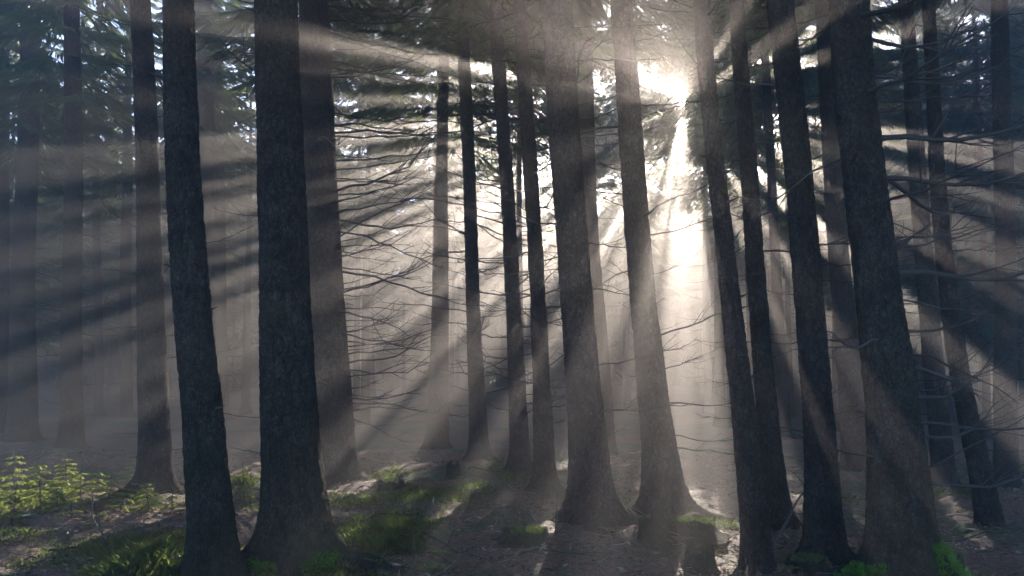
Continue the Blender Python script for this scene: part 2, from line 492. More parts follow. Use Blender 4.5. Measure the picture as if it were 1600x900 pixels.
def ring_trunk(Zs, Cx, Cy, R, sides, rg, flare=None, relief=.0, name='trunk', mat=None):
    """Trunk from centre line and radii per ring; flare = (amount, height, lobes list [(angle, gain, width)])."""
    n = len(Zs)
    th = np.arange(sides) * 2 * np.pi / sides
    T, ZZ = np.meshgrid(th, Zs)
    RR = np.repeat(np.asarray(R)[:, None], sides, 1)
    if flare:
        amt, fh, lobes = flare
        amt *= .66; fh *= .85
        prof = np.exp(-np.clip(ZZ - 0.0, -.15, None) / fh)
        lob = np.full_like(T, .45)
        for a, gain, w in lobes:
            d = np.angle(np.exp(1j * (T - a)))
            lob = lob + gain * np.exp(-(d / w) ** 2)
        toes = np.zeros_like(T)                                # separate root toes close to the ground
        for q in range(9):
            a = q * .698 + rg.normal() * .2; w = .08 + .09 * rg.random()
            toes = toes + (.5 + .8 * rg.random()) * np.exp(-(np.angle(np.exp(1j * (T - a))) / w) ** 2)
        RR = RR * (1 + amt * prof * lob + amt * 2.1 * np.exp(-np.clip(ZZ, -.1, None) / (fh * .45)) * toes)
    if relief > 0:
        base = np.stack([np.cos(T) * 3, np.sin(T) * 3, ZZ * 2.2], -1).reshape(-1, 3)
        sd = int(rg.integers(1000))
        e = (vnoise(base * 1.0, sd) - .5) * 1.6 + (vnoise(base * np.array([3.4, 3.4, 4.5]), sd + 1) - .5) + (vnoise(base * np.array([8, 8, 11.]), sd + 2) - .5) * .8
        pl = vnoise(base * np.array([9, 9, 9.]), sd + 3) - vnoise(base * np.array([17, 17, 13.]), sd + 4)      # loose plates
        e = e + 1.1 * np.clip(pl * 4, -.6, .6)
        RR = RR + relief * e.reshape(RR.shape)
    Xs = np.asarray(Cx)[:, None] + np.cos(T) * RR
    Ys = np.asarray(Cy)[:, None] + np.sin(T) * RR
    V = np.stack([Xs, Ys, ZZ], -1).reshape(-1, 3)
    i = np.arange(n - 1)[:, None] * sides; j = np.arange(sides)[None]; jn = (j + 1) % sides
    F = np.stack([i + j, i + jn, i + sides + jn, i + sides + j], -1).reshape(-1, 4)
    return mesh_np(name, V, F, mat, True)


# ------------------------------------------------------------------ the trees one can tell apart
# line: photo positions (x, y, width) up the trunk, depth: metres from the camera
TREES = [
    dict(line=[(8, 0, 19), (5, 300, 22), (0, 660, 26)], d=21, label='pale hazy spruce trunk at the very left edge of the photo', br=(6, .5, 1.2)),
    dict(line=[(48, 0, 28), (37, 450, 34), (34, 668, 44)], d=19.5, label='hazy spruce with flared foot at far left, behind the young spruces', br=(16, .6, 1.6)),
    dict(line=[(114, 0, 24), (113, 450, 29), (113, 690, 36)], d=17.0, label='hazy reddish spruce trunk second from the left behind the saplings', br=(16, .6, 1.6)),
    dict(line=[(227, 0, 32), (236, 450, 38), (246, 765, 52)], d=11.2, label='dark spruce whose flared foot stands among the small saplings', fl=(.75, .22, [(3.4, .9, .5), (-.4, .7, .5), (4.6, .4, .5)]), br=(20, .3, .9)),
    dict(line=[(281, 0, 47), (283, 200, 50), (297, 450, 55), (318, 650, 60), (335, 875, 74)], d=7.05, label='dark leaning spruce with kinked trunk, in front of the sapling clump', fl=(.55, .25, [(4.0, .6, .5), (5.6, .5, .5), (2.5, .6, .5)]), br=(24, .12, .5), m='moss'),
    dict(line=[(434, 0, 67), (438, 200, 70), (445, 450, 76), (456, 700, 88), (468, 850, 108)], d=7.6, label='thickest dark spruce in the left foreground with root snaking to the right', fl=(.70, .28, [(-.55, 1.1, .38), (3.5, .5, .45), (4.8, .3, .4), (1.2, .5, .5)]), br=(22, .08, .5), m='moss'),
    dict(line=[(490, 0, 50), (495, 100, 52), (505, 450, 58), (522, 700, 66), (526, 742, 72)], d=12.6, label='greyish spruce behind the thickest trunk with many bare branches reaching right', fl=(.5, .2, [(0, .7, .6), (3, .6, .6)]), br=(86, .8, 2.0), az=0.0),
    dict(line=[(318, 0, 26), (318, 300, 28), (322, 640, 34)], d=22, label='pale hazy trunk seen between the leaning spruce and the thickest spruce', br=(12, .5, 1.3)),
    dict(line=[(340, 0, 18), (341, 300, 20), (346, 640, 24)], d=25, label='thin pale trunk just beside another hazy trunk left of the thickest spruce', br=(8, .5, 1.3)),
    dict(line=[(722, 0, 19), (738, 450, 21), (748, 640, 26), (750, 722, 32)], d=14.2, label='slim spruce with flared foot standing alone in the centre gap', fl=(.8, .22, [(0, .8, .6), (3.1, .8, .6)]), br=(64, .5, 1.7)),
    dict(line=[(774, 0, 21), (800, 450, 22), (812, 640, 27), (816, 748, 34)], d=12.4, label='slim dark spruce, first of the close pair right of centre gap', fl=(.6, .2, [(0, .6, .6), (3.1, .8, .6)]), br=(54, .4, 1.4)),
    dict(line=[(813, 0, 20), (838, 450, 23), (848, 640, 28), (856, 782, 34)], d=10.6, label='slim dark spruce, second of the close pair, beside a broken snag', fl=(.5, .2, [(0, .5, .6), (2.9, .9, .6)]), br=(50, .35, 1.2)),
    dict(line=[(872, 0, 46), (880, 150, 50), (897, 450, 48), (916, 680, 56), (930, 815, 72)], d=8.9, label='broad dark spruce right of centre with light shafts washing over its foot', fl=(.75, .24, [(0, .8, .5), (3.3, .9, .55), (4.9, .3, .5)]), br=(34, .3, 1.2)),
    dict(line=[(908, 0, 30), (915, 300, 32), (940, 640, 36)], d=15.5, label='shadowy trunk half hidden behind the broad spruce right of centre', br=(14, .5, 1.3)),
    dict(line=[(968, 0, 34), (985, 200, 37), (1003, 450, 38), (1026, 680, 50), (1038, 790, 66)], d=9.6, label='spruce with a beam of light on its side and wide sweeping foot', fl=(.9, .26, [(0, 1.1, .5), (3.2, .6, .5), (4.6, .4, .4)]), br=(44, .3, 1.4)),
    dict(line=[(1091, 0, 25), (1106, 165, 26), (1141, 450, 28), (1167, 700, 37), (1181, 872, 46)], d=7.2, label='slender black leaning spruce right beside the sun glare', fl=(.25, .2, [(0, .5, .6), (3, .5, .6)]), br=(28, .1, .45)),
    dict(line=[(1151, 0, 23), (1155, 100, 24), (1184, 450, 28), (1207, 700, 32), (1220, 812, 40)], d=9.4, label='pale brown spruce just right of the slender black one', fl=(.5, .22, [(0, .9, .5), (3, .4, .6)]), br=(32, .25, 1.0)),
    dict(line=[(1219, 0, 40), (1260, 450, 42), (1284, 700, 46), (1292, 858, 62)], d=7.7, label='reddish brown leaning spruce with flared foot, left of the moss-footed one', fl=(.5, .2, [(3.3, .9, .5), (0, .4, .6)]), br=(32, .2, 1.0)),
    dict(line=[(1333, 0, 62), (1340, 150, 64), (1370, 450, 66), (1397, 680, 82), (1410, 870, 106)], d=7.15, label='thick grey spruce on the right with bright green moss on its foot', fl=(.62, .24, [(3.5, .8, .45), (-.3, .6, .5), (4.75, .5, .25), (5.4, .5, .3)]), br=(44, .4, 1.7), az=0.0, m='moss', arc=True),
    dict(line=[(1284, 0, 26), (1300, 250, 28), (1328, 600, 36), (1340, 735, 42)], d=13.5, label='hazy spruce between the two reddish and grey right-hand trunks', fl=(.4, .2, [(0, .6, .6), (3, .6, .6)]), br=(28, .4, 1.4)),
    dict(line=[(1192, 0, 13), (1205, 300, 14), (1228, 690, 18)], d=19, label='very thin far trunk showing in the gap right of the pale brown spruce', br=(10, .3, 1.0)),
    dict(line=[(1415, 0, 22), (1425, 150, 24), (1452, 500, 28), (1476, 775, 36)], d=11.4, label='shaded spruce trunk behind the moss-footed one on its right', fl=(.4, .2, [(0, .6, .6), (3, .6, .6)]), br=(16, .5, 1.4)),
    dict(line=[(1446, 0, 18), (1464, 300, 22), (1503, 600, 29), (1540, 760, 33), (1556, 842, 40)], d=9.0, label='thin strongly leaning spruce near the right edge', fl=(.3, .15, [(0, .6, .6), (3, .6, .6)]), br=(10, .3, 1.0)),
    dict(line=[(1556, 0, 26), (1560, 250, 28), (1570, 600, 32), (1576, 765, 36)], d=12.0, label='dark bluish spruce trunk at the right edge behind the leaning one', br=(16, .5, 1.4)),
    dict(line=[(690, 300, 22), (686, 560, 28), (683, 705, 38)], d=17.5, label='faint dark trunk in the shadows left of the centre gap spruce', br=(10, .5, 1.2)),
    dict(line=[(150, 300, 11), (155, 660, 13)], d=26, label='thin faint trunk deep in haze right of the reddish trunk', br=(6, .5, 1.0)),
    dict(line=[(198, 200, 15), (196, 660, 19)], d=25, label='faint trunk in haze close left of the sapling-foot spruce', br=(8, .5, 1.0)),
]
near_xy = []


def build_tree(s, idx):
    rg = np.random.default_rng(500 + idx)
    d = s['d']
    line = sorted(s['line'], key=lambda p: -p[1])             # from the foot up
    W = np.array([place(x, y, d) for x, y, w in line])
    rad = np.array([w * .5 * d / FPX for *_, w in line])
    # foot on the ground
    k = (W[0] - W[1]) / (W[0][2] - W[1][2])
    z0 = gz(W[0][0], d)
    foot = W[0] + k * (z0 - W[0][2])
    H = 14.5 + 1.6 * rg.random()
    zz = np.concatenate([[0.0], W[1:, 2] - z0 if abs(W[0][2] - z0) < .4 else W[:, 2] - z0])
    xx = np.concatenate([[0.0], (W[1:, 0] if abs(W[0][2] - z0) < .4 else W[:, 0]) - foot[0]])
    rr = np.concatenate([[rad[0]], rad[1:] if abs(W[0][2] - z0) < .4 else rad])
    top_slope = (xx[-1] - xx[-2]) / (zz[-1] - zz[-2])
    xx = np.append(xx, xx[-1] + top_slope * .5 * (H - zz[-1])); rr = np.append(rr, .02); zz = np.append(zz, H)
    hi = d < 11
    top_vis = zz[-2] + .5
    vhi = d < 8.0
    Zs = np.concatenate([np.arange(-.25, top_vis, .028 if vhi else (.045 if hi else .09)), np.linspace(top_vis, H, 24)])
    Cx = np.interp(Zs, zz, xx); R = np.interp(Zs, zz, rr)
    # soften the corners of the measured line
    kz = 15
    def soft(a):
        p = np.concatenate([np.full(kz, a[0]), a, np.full(kz, a[-1])])
        return np.convolve(p, np.ones(2 * kz + 1) / (2 * kz + 1), 'valid')
    Cx = soft(Cx) + .012 * np.sin(Zs * 1.1 + idx); R = soft(R)
    Cy = .03 * np.sin(Zs * .7 + idx * 2) + rg.normal() * .01 * Zs
    root = link('spruce_tree', None, loc=(foot[0], d, z0))
    tag(root, s['label'], 'tree', 'spruce trunks of the near wood')
    fl = s.get('fl', (.4, .22, [(rg.random() * 6, .5, .6) for _ in range(4)]))
    fl = (fl[0], fl[1], list(fl[2]) + [(rg.random() * 6.28, .25 + .4 * rg.random(), .12 + .12 * rg.random()) for _ in range(7)])
    mat = M_BARK_MOSS if s.get('m') == 'moss' else (M_BARK if d < 15 else M_BARK_FAR)
    link('trunk', ring_trunk(Zs, Cx, Cy, R, 88 if vhi else (56 if hi else 24), rg, fl, .0085 if hi else .006, 'trunk', mat), root)
    # crown, high above the picture
    wood = []
    zb = (7.0 if d < 16 else 6.2) + .8 * rg.random()
    cxt = float(np.interp((zb + H) / 2, Zs, Cx))
    sl, sw, pr = (.50, .22, 90) if d < 11 else (.30, .045, 190)
    V, F = crown(H - .2, zb, 2.3, rg, sl, sw, pr, .5, (foot[0] + cxt, d, z0), wood, tri=True)
    link('crown', mesh_np('crown', V + np.array([cxt, 0, 0]), F, M_NEEDLE), root)
    # bare lower branches, each one its own piece
    n, l0, l1 = s['br']
    zmax = min(zb, top_vis + .5)
    for q in range(n):
        zq = .7 + (zmax - .7) * (q + rg.random()) / n
        if d < 8 and not s.get('arc'): zq = .9 + (zmax - .9) * ((q + rg.random()) / n)
        az = rg.random() * 6.283
        if 'az' in s and rg.random() < .7: az = s['az'] + rg.normal() * .55
        ln = (l0 + (l1 - l0) * rg.random()) * (.75 + .25 * min(1, zq / 3))
        if s.get('arc') and rg.random() < .5: me = random.choice(BR_ARC)
        elif l1 < .6 and rg.random() < .45: me = random.choice(BR_STUB); ln = .06 + .10 * rg.random()
        else: me = random.choice(BR_LONG)
        r_ = float(np.interp(zq, Zs, R)) * .93
        o = bpy.data.objects.new('branch', me); o.parent = root
        o.location = (float(np.interp(zq, Zs, Cx)) + math.cos(az) * r_, float(np.interp(zq, Zs, Cy)) + math.sin(az) * r_, zq)
        o.rotation_euler = (rg.normal() * .5, -.12 + rg.normal() * .16, az)
        o.scale = (ln, ln, ln * (.8 + .5 * rg.random())) if me not in BR_STUB else (ln, ln, ln)
        COL.objects.link(o)
    near_xy.append((foot[0], d))
    return root, foot, Zs, Cx, R


built = [build_tree(s, k) for k, s in enumerate(TREES)]

# ------------------------------------------------------------------ the wood behind
LANDMARKS = [(37, 'the flared trunk at far left'), (236, 'the sapling-foot spruce'), (297, 'the kinked spruce'), (445, 'the thickest spruce'), (738, 'the centre-gap spruce'),
             (820, 'the close slim pair'), (897, 'the broad spruce'), (1003, 'the beam-lit spruce'), (1141, 'the slender black spruce'), (1260, 'the reddish spruce'), (1370, 'the moss-footed spruce')]


def whereabouts(x, y):
    px = 800 + FPX * x / y
    if px < LANDMARKS[0][0]: return 'left of ' + LANDMARKS[0][1]
    for (a, na), (b_, nb) in zip(LANDMARKS, LANDMARKS[1:]):
        if px < b_: return 'between ' + na + ' and ' + nb.replace('the ', '', 1)
    return 'right of ' + LANDMARKS[-1][1]


def far_tree(x, y, H, zb, R, rg, mat, label, group, dead=22, spray=(.40, .10), per=17, rad=None, name='spruce_tree', cat='tree'):
    z0 = gz(x, y)
    root = link(name, None, loc=(x, y, z0))
    tag(root, label, cat, group)
    r0 = rad or (.085 + .07 * rg.random())
    Zs = np.concatenate([np.linspace(-.3, 1.2, 6), np.linspace(1.6, H, 16)])
    lean = rg.normal() * .012
    Cx = lean * Zs + .03 * np.sin(Zs * .5 + rg.random() * 6)
    R_ = r0 * np.clip(1 - Zs / H, .04, 1) ** 1.15
    link('trunk', ring_trunk(Zs, Cx, .02 * Zs * rg.normal(), R_, 10, rg, (.6, .22, [(rg.random() * 6.28, .5, .5) for _ in range(4)]), 0, 'trunk', M_BARK_FAR), root)
    wood = []
    V, F = crown(H, zb, R, rg, spray[0], spray[1], per, .46, (x, y, z0), wood, tri=True)
    link('crown', mesh_np('crown', V, F, mat), root)
    mb = MB()
    if dead == 0: wood = wood[::6]
    elif dead == 8: wood = wood[::2]
    P = np.array([w[0] for w in wood]); ra = np.array([w[1] for w in wood])
    hit = in_shaft(P.reshape(-1, 3) + np.array([x, y, z0]), .03).reshape(len(P), -1).any(1)
    P, ra = P[~hit], ra[~hit]
    mb.tubes(P, ra[:, None] * np.linspace(1, .25, P.shape[1])[None])
    if dead:
        z = 1.2 + (zb + 1 - 1.2) * rg.random(dead); a = rg.random(dead) * 6.283; l = .5 + 1.3 * rg.random(dead)
        t = np.linspace(0, 1, 5)[None]
        aa = a[:, None] + .16 * rg.normal(size=(dead, 1)) * t
        P = np.stack([np.cos(aa) * t * l[:, None], np.sin(aa) * t * l[:, None], z[:, None] + l[:, None] * (.12 * rg.normal(size=(dead, 1)) * t - .14 * np.sin(t * 2) + .16 * t ** 2)], 2)
        mb.tubes(P, np.repeat(.012 * (1 - t) + .003, dead, 0))
        for w in range(2):
            e = np.stack([np.cos(a + rg.normal(size=dead) * .8), np.sin(a + rg.normal(size=dead) * .8), rg.normal(size=dead) * .3], 1)
            Q = P[:, 1 + w][:, None] + e[:, None] * np.linspace(0, 1, 3)[None, :, None] * l[:, None, None] * .35
            mb.tubes(Q, np.repeat(np.array([[.006, .005, .002]]), dead, 0))
    if mb.V: tag(link('branches', mb.mesh('branches', M_TWIG), root), kind='stuff')
    return root


rg = np.random.default_rng(77)
spots = list(near_xy)
far = []
tries = 0
while len(far) < 172 and tries < 15000:
    tries += 1
    y = 17 + 45 * rg.random() ** .75
    half = y * .60 + 4
    x = -half + 2 * half * rg.random()
    sp = (3.15 if y < 38 else 3.5) if x / y < .2 else (2.6 if x / y < .3 else 2.25)
    ut = x * U_AX[0] + y * U_AX[1]
    if -.75 < ut < .45: continue
    if any((x - a) ** 2 + (y - c) ** 2 < sp * sp for a, c in spots): continue
    spots.append((x, y)); far.append((x, y))
for x, y in far:
    ang = x / y
    right = ang > .40
    low = right or (ang < -.30 and rg.random() < .4)
    H = 14.5 + 2.4 * rg.random()
    zb = (2.4 + 1.6 * rg.random()) if low else (4.4 + 1.8 * rg.random() + (1.2 if y < 30 else 0))
    if -.28 < ang < .02 and y < 46: zb = (8.0 if y < 30 else 6.6) + 1.2 * rg.random()
    lab = ('hazy spruce ' if y < 30 else 'distant spruce ') + whereabouts(x, y)
    far_tree(x, y, H, zb, 2.2 + .7 * rg.random(), rg, M_NEEDLE_BLUE if right else M_NEEDLE, lab, lab.replace('spruce', 'spruces', 1), dead=16 if y < 40 else 8,
             spray=(.28, .05) if y < 32 else (.40, .10), per=int((210 if y < 32 else 84) * (.72 if ang < -.24 else (1.15 if ang > .24 else 1))))
# the wood goes on beside and behind the photographer
around = [(-11, 1), (-8, -5), (8.5, -4), (9.5, 2), (-14, -6), (13, -6), (-7, 4.2), (8.2, 6), (-12, 8), (12.5, 9), (-9, -12), (9, -12)]
for x, y in around:
    far_tree(x, y, 14.5 + 1.5 * rg.random(), 5.0 + rg.random(), 2.6, rg, M_NEEDLE, 'spruce of the wood around the place the photo was taken from', 'spruces around the viewpoint', dead=8, spray=(.62, .30), per=46)
# dense spruces, green down to the ground, at the far edge of the wood
yrow = 0
for row, yb in enumerate((60.0, 63.0, 66.0)):
    x = -46.0 + row * 1.1
    while x < 52:
        xx, yy = x + rg.normal() * .35, yb + rg.normal() * .5
        x += 2.5
        lab = 'bushy far-edge spruce ' + whereabouts(xx, yy)
        far_tree(xx, yy, 13.5 + 2.5 * rg.random(), .3, 1.9 + .4 * rg.random(), rg, M_NEEDLE_BLUE if xx / yy > .25 else M_NEEDLE,
                 lab, lab.replace('spruce', 'spruces', 1), dead=0, spray=(.75, .32), per=30, rad=.09, name='bushy_spruce')

# ------------------------------------------------------------------ the forest floor: saplings, ferns, stumps, sticks, stones
def floor_at(px, py):
    """Point of the floor seen at a photo pixel."""
    y = CAM_H * FPX / max(40.0, py - 570.0)
    for _ in range(6):
        P = place(px, py, y)
        y += (P[2] - gz(P[0], y)) * y / CAM_H * .7
    P = place(px, py, y)
    return P[0], y, gz(P[0], y)


def sapling(px, py, h, label, seed, R=None, name='spruce_sapling', mat=None):
    rg = np.random.default_rng(seed)
    x, y, z = floor_at(px, py)
    root = link(name, None, loc=(x, y, z - .01)); root.rotation_euler = (rg.normal() * .16, rg.normal() * .16, rg.random() * 6)
    tag(root, label, 'sapling', 'small spruces on the floor')
    mb = MB(); t = np.linspace(0, 1, 6)
    mb.tube(np.stack([.01 * np.sin(t * 5), .01 * np.cos(t * 4), t * h], 1), .007 * (1 - t) + .002, 5)
    link('stem', mb.mesh('stem', M_TWIG), root)
    wood = []
    V, F = crown(h * .97, .05 * h, R or h * (.5 + .3 * rg.random()), rg, .034, .0075, 140, .05 + .03 * rg.random(), None, wood, .55 + .4 * rg.random())
    V[:, 2] = np.maximum(V[:, 2], .012)
    link('needles', mesh_np('needles', V, F, mat or M_SAPLING), root)
    mb = MB(); P = np.array([w[0] for w in wood]); P[:, :, 2] = np.maximum(P[:, :, 2], .012)
    mb.tubes(P, np.repeat(np.array([[.0035, .003, .002, .0012]]), len(P), 0))
    tag(link('twigs', mb.mesh('twigs', M_TWIG), root), kind='stuff')
    return root


for k, (px, py, h, lab) in enumerate([
    (22, 786, .66, 'tallest sunlit spruce sapling at the left edge'),
    (66, 792, .52, 'sunlit sapling just right of the tallest one'),
    (104, 772, .50, 'sunlit sapling, third from the left edge'),
    (128, 784, .44, 'bright sapling in the middle of the sapling clump'),
    (-8, 806, .50, 'sapling cut by the left picture edge, nearest of the clump'),
    (168, 778, .34, 'low dark sapling right of the clump middle'),
    (210, 758, .46, 'bright sapling against the foot of the sapling-foot spruce'),
    (188, 800, .30, 'low shaded sapling in front of the flared root'),
    (232, 796, .34, 'low spreading dark sapling at the foot of the flared spruce'),
    (272, 800, .26, 'small dark sapling just left of the kinked spruce'),
    (396, 806, .24, 'small bright green sapling between kinked and thickest spruce'),
    (150, 822, .22, 'tiny shaded sapling in front of the sapling clump'),
    (44, 770, .40, 'sapling half hidden behind the two tallest ones at the left edge'),
    (88, 800, .26, 'low sapling in front of the third sapling from the left edge'),
    (150, 768, .30, 'sapling between the bright middle one and the flared foot'),
    (18, 822, .24, 'low shaded sapling at the left edge below the clump'),
    (112, 806, .20, 'tiny sapling at the front edge of the clump middle'),
    (208, 780, .26, 'dark sapling pressed against the flared root'),
    (380, 752, .26, 'sunlit seedling on the bright patch behind the kinked spruce'),
    (410, 748, .22, 'sunlit seedling touching the left side of the thickest trunk'),
    (585, 745, .18, 'sunlit seedling on the bright patch beside the branchy spruce'),
    (612, 738, .20, 'second sunlit seedling on the bright patch by the branchy spruce'),
]):
    sapling(px, py, h, lab, 900 + k)
for k, (px, py, d, h, lab) in enumerate([
    (1070, 889, 5.0, .44, 'dark seedling tip at the bottom edge, left of the others'), (1110, 893, 5.0, .42, 'short dark seedling tip at the bottom edge'),
    (1152, 884, 5.1, .46, 'dark seedling tip in front of the slender black spruce'), (793, 894, 5.0, .42, 'lone dark seedling tip at the bottom edge near the middle')]):
    P = place(px, py, d); x, y = P[0], d; z = gz(x, y)
    root = link('spruce_seedling', None, loc=(x, y, z)); tag(root, lab, 'seedling', 'seedling tips at the bottom edge')
    hh = P[2] - z
    mb = MB(); t = np.linspace(0, 1, 6); mb.tube(np.stack([0 * t, 0 * t, t * hh], 1), .006 * (1 - t) + .003, 5); link('stem', mb.mesh('stem', M_TWIG), root)
    V, F = crown(hh + .02, .04, .12, np.random.default_rng(950 + k), .035, .012, 26, .035, None, None, .6)
    V = V[:, :] * np.array([1, 1, hh / (hh + .02)])
    link('needles', mesh_np('needles', V, F, M_NEEDLE), root)


def fern(px, py, size, label, seed):
    rg = np.random.default_rng(seed)
    x, y, z = floor_at(px, py)
    root = link('fern', None, loc=(x, y, z)); tag(root, label, 'fern', 'ferns on the floor')
    for q in range(8):
        a = q * .785 + rg.normal() * .2
        l = size * (.7 + .5 * rg.random()); n = 12
        Vs, Fs = [], []
        for i in range(1, n):
            t = i / n
            c = np.array([t * l * .9, 0, l * (.75 * t - .62 * t * t)])
            w = .24 * l * math.sin(math.pi * min(1, t * .9 + .12)) * (1 - t * .5)
            for sd in (-1, 1):
                b0 = len(Vs)
                Vs += [c, c + np.array([.035 * l, sd * w * .5, .01]), c + np.array([.05 * l, sd * w, -.02 * l]), c + np.array([-.02 * l, sd * w * .5, 0])]
                Fs.append([b0, b0 + 1, b0 + 2, b0 + 3])
        fo = link('frond', mesh_np('frond', np.array(Vs), np.array(Fs), M_GRASS), root); fo.rotation_euler = (0, 0, a)


fern(452, 884, .26, 'green fern at the foot of the thickest spruce', 31)
fern(590, 880, .20, 'small fern beside the snaking root', 32)
fern(668, 893, .22, 'fern on the grass right of the snaking root', 33)
fern(395, 800, .16, 'small fern between the kinked and the thickest spruce', 34)
fern(690, 868, .15, 'little fern in the middle of the grassy hollow', 35)
fern(1230, 892, .16, 'little fern right of the slender black spruce foot', 36)


def stump(px, py, wpx, hpx, label, seed, ragged=.25, mat=None, name='tree_stump', cat='stump', moss=False):
    rg = np.random.default_rng(seed)
    x, y, z = floor_at(px, py)
    r = wpx * .5 * y / FPX; h = hpx * y / FPX
    sides = 28
    rings = [(-.1, 1.5), (0, 1.28), (.15, 1.1), (.5, 1.0), (.85, .97), (1, .92)]
    th = np.arange(sides) * 2 * np.pi / sides
    rag = 1 + ragged * (vnoise(np.stack([np.cos(th) * 2.2, np.sin(th) * 2.2, th * 0 + seed], 1), seed) * 2 - 1)
    lob = 1 + .12 * np.cos(th * 5 + seed) + .05 * rg.normal(size=sides)
    V = []
    for f, m in rings:
        k = lob if f < .5 else (1 + (lob - 1) * .4)
        V.append(np.stack([np.cos(th) * r * m * k, np.sin(th) * r * m * k, h * f * (1 + (rag - 1) * max(0, f))], 1))
    V.append(np.stack([np.cos(th) * r * .6, np.sin(th) * r * .6, h * (.93 * rag)], 1))
    n = len(V); V = np.vstack(V + [np.array([[0, 0, h * .86]])])
    i = np.arange(n - 1)[:, None] * sides; j = np.arange(sides)[None]; jn = (j + 1) % sides
    F = np.stack([i + j, i + jn, i + sides + jn, i + sides + j], -1).reshape(-1, 4)
    e = (n - 1) * sides; jj = np.arange(0, sides, 2)
    F = np.vstack([F, np.stack([e + jj, e + jj + 1, e + (jj + 2) % sides, np.full_like(jj, n * sides)], 1)])
    root = link(name, None, loc=(x, y, z)); tag(root, label, cat)
    link('stump_wood', mesh_np('stump_wood', V, F, mat or M_BARK_MOSS, True), root)
    if moss:
        q = rg.random((700, 2)); a = q[:, 0] * 6.283; rr = np.sqrt(q[:, 1]) * r * .95
        B = np.stack([np.cos(a) * rr, np.sin(a) * rr, np.full(700, h * .9) - (rr / r) ** 4 * h * .12], 1)
        Vm, Fm = sprays(B, np.stack([rg.normal(size=700), rg.normal(size=700), 1.5 + 0 * a], 1), .035, .016, rg)
        tag(link('moss', mesh_np('moss', Vm, Fm, M_MOSS_DULL), root), kind='stuff')
    return root


stump(1094, 880, 46, 32, 'dark ragged stump in front of the sunlit litter', 41, .35)
stump(612, 776, 42, 24, 'low flat stump below the bright patch by the branchy spruce', 42, .12, moss=True)
stump(708, 748, 22, 22, 'small dark stump left of the centre-gap spruce', 43, .3)
stump(1020, 850, 44, 40, 'dark stump against the foot of the beam-lit spruce', 44, .2)
stump(843, 768, 14, 34, 'thin broken snag between the close slim pair', 45, .5, name='broken_snag', cat='snag')
stump(1478, 895, 50, 30, 'mossy stump at the right of the moss-footed spruce', 46, .3, moss=True)
stump(1368, 900, 44, 22, 'rotten stump in front of the moss-footed spruce', 47, .4)
stump(1262, 888, 60, 16, 'low mossy mound left of the reddish spruce foot', 48, .3, moss=True, name='mossy_mound', cat='mound')
stump(1080, 836, 74, 24, 'moss-topped hump in the sunlit litter behind the ragged stump', 49, .3, moss=True, name='mossy_hump', cat='hump')
stump(820, 846, 70, 18, 'low moss-covered hump left of the broad spruce foot', 50, .3, moss=True, name='mossy_hump', cat='hump')


def stick(pts, thick, label, lift=.02, twigs=3, seed=0):
    """A fallen branch through photo points on the floor; a third value lifts a point in metres."""
    rg = np.random.default_rng(seed)
    P = []
    for p in pts:
        x, y, z = floor_at(p[0], p[1])
        P.append([x, y, z + (p[2] if len(p) > 2 else lift)])
    P = np.array(P)
    tt = np.linspace(0, 1, len(P)); t = np.linspace(0, 1, 14)
    C = np.stack([np.interp(t, tt, P[:, c]) for c in range(3)], 1)
    ln = np.linalg.norm(P[-1] - P[0])
    C += np.stack([np.sin(t * 9 + seed), np.cos(t * 7 + seed), .6 * np.sin(t * 11 + seed)], 1) * .012 * ln
    mb = MB(); mb.tube(C, thick * (1 - .75 * t) + .0015, 6, True, .2)
    for q in range(twigs):
        i = rg.integers(3, 12); d = (C[i] - C[i - 1]); d /= np.linalg.norm(d) + 1e-9
        d = d + rg.normal(size=3) * .6; d[2] = abs(d[2]) * .7; l = ln * (.12 + .2 * rg.random()); u = np.linspace(0, 1, 5)[:, None]
        mb.tube(C[i] + d * l * u + rg.normal(size=3) * .08 * l * u ** 2, thick * .45 * (1 - u[:, 0]) + .0012, 4)
    o = link('fallen_branch', mb.mesh('fallen_branch', M_TWIG)); tag(o, label, 'branch', 'fallen branches')


stick([(75, 868), (120, 861), (185, 872)], .012, 'crooked fallen branch in the left foreground grass', .04, 3, 1)
stick([(142, 812, .25), (155, 845, .1), (172, 876, .02)], .008, 'thin pale stick leaning up from the left foreground', .02, 3, 2)
stick([(0, 850), (30, 840), (62, 834)], .012, 'fallen branch at the left edge below the saplings', .03, 2, 3)
stick([(660, 835), (700, 862), (760, 882)], .010, 'long fallen branch across the grassy hollow', .04, 4, 4)
stick([(985, 822, .18), (1003, 845, .1), (1022, 874, .02)], .009, 'stick leaning down from the foot of the beam-lit spruce', .02, 1, 5)
stick([(990, 822, .16), (1030, 842, .08), (1080, 866, .02)], .009, 'long thin stick reaching toward the ragged stump', .02, 1, 6)
stick([(1206, 858, .05), (1250, 840, .38), (1300, 832, .72)], .014, 'bare dead branch propped against the reddish spruce', .02, 4, 7)
stick([(1476, 850), (1530, 840), (1590, 822)], .010, 'fallen branch on the right edge litter', .03, 4, 8)
stick([(700, 742), (740, 736), (790, 744)], .012, 'thin fallen branch behind the grassy hollow near the slim trunks', .03, 3, 9)
stick([(780, 875), (850, 862), (930, 872)], .009, 'fallen twig below the broad spruce foot', .02, 3, 10)
stick([(380, 888), (430, 872), (470, 850)], .009, 'bent stick at the left of the thickest trunk foot', .05, 2, 11)
stick([(1290, 893), (1340, 889), (1400, 894)], .008, 'pale twig in front of the moss-footed spruce', .02, 3, 12)
stick([(620, 894), (650, 876), (640, 850, .12)], .007, 'upright thin stick beside the snaking root', .02, 2, 13)
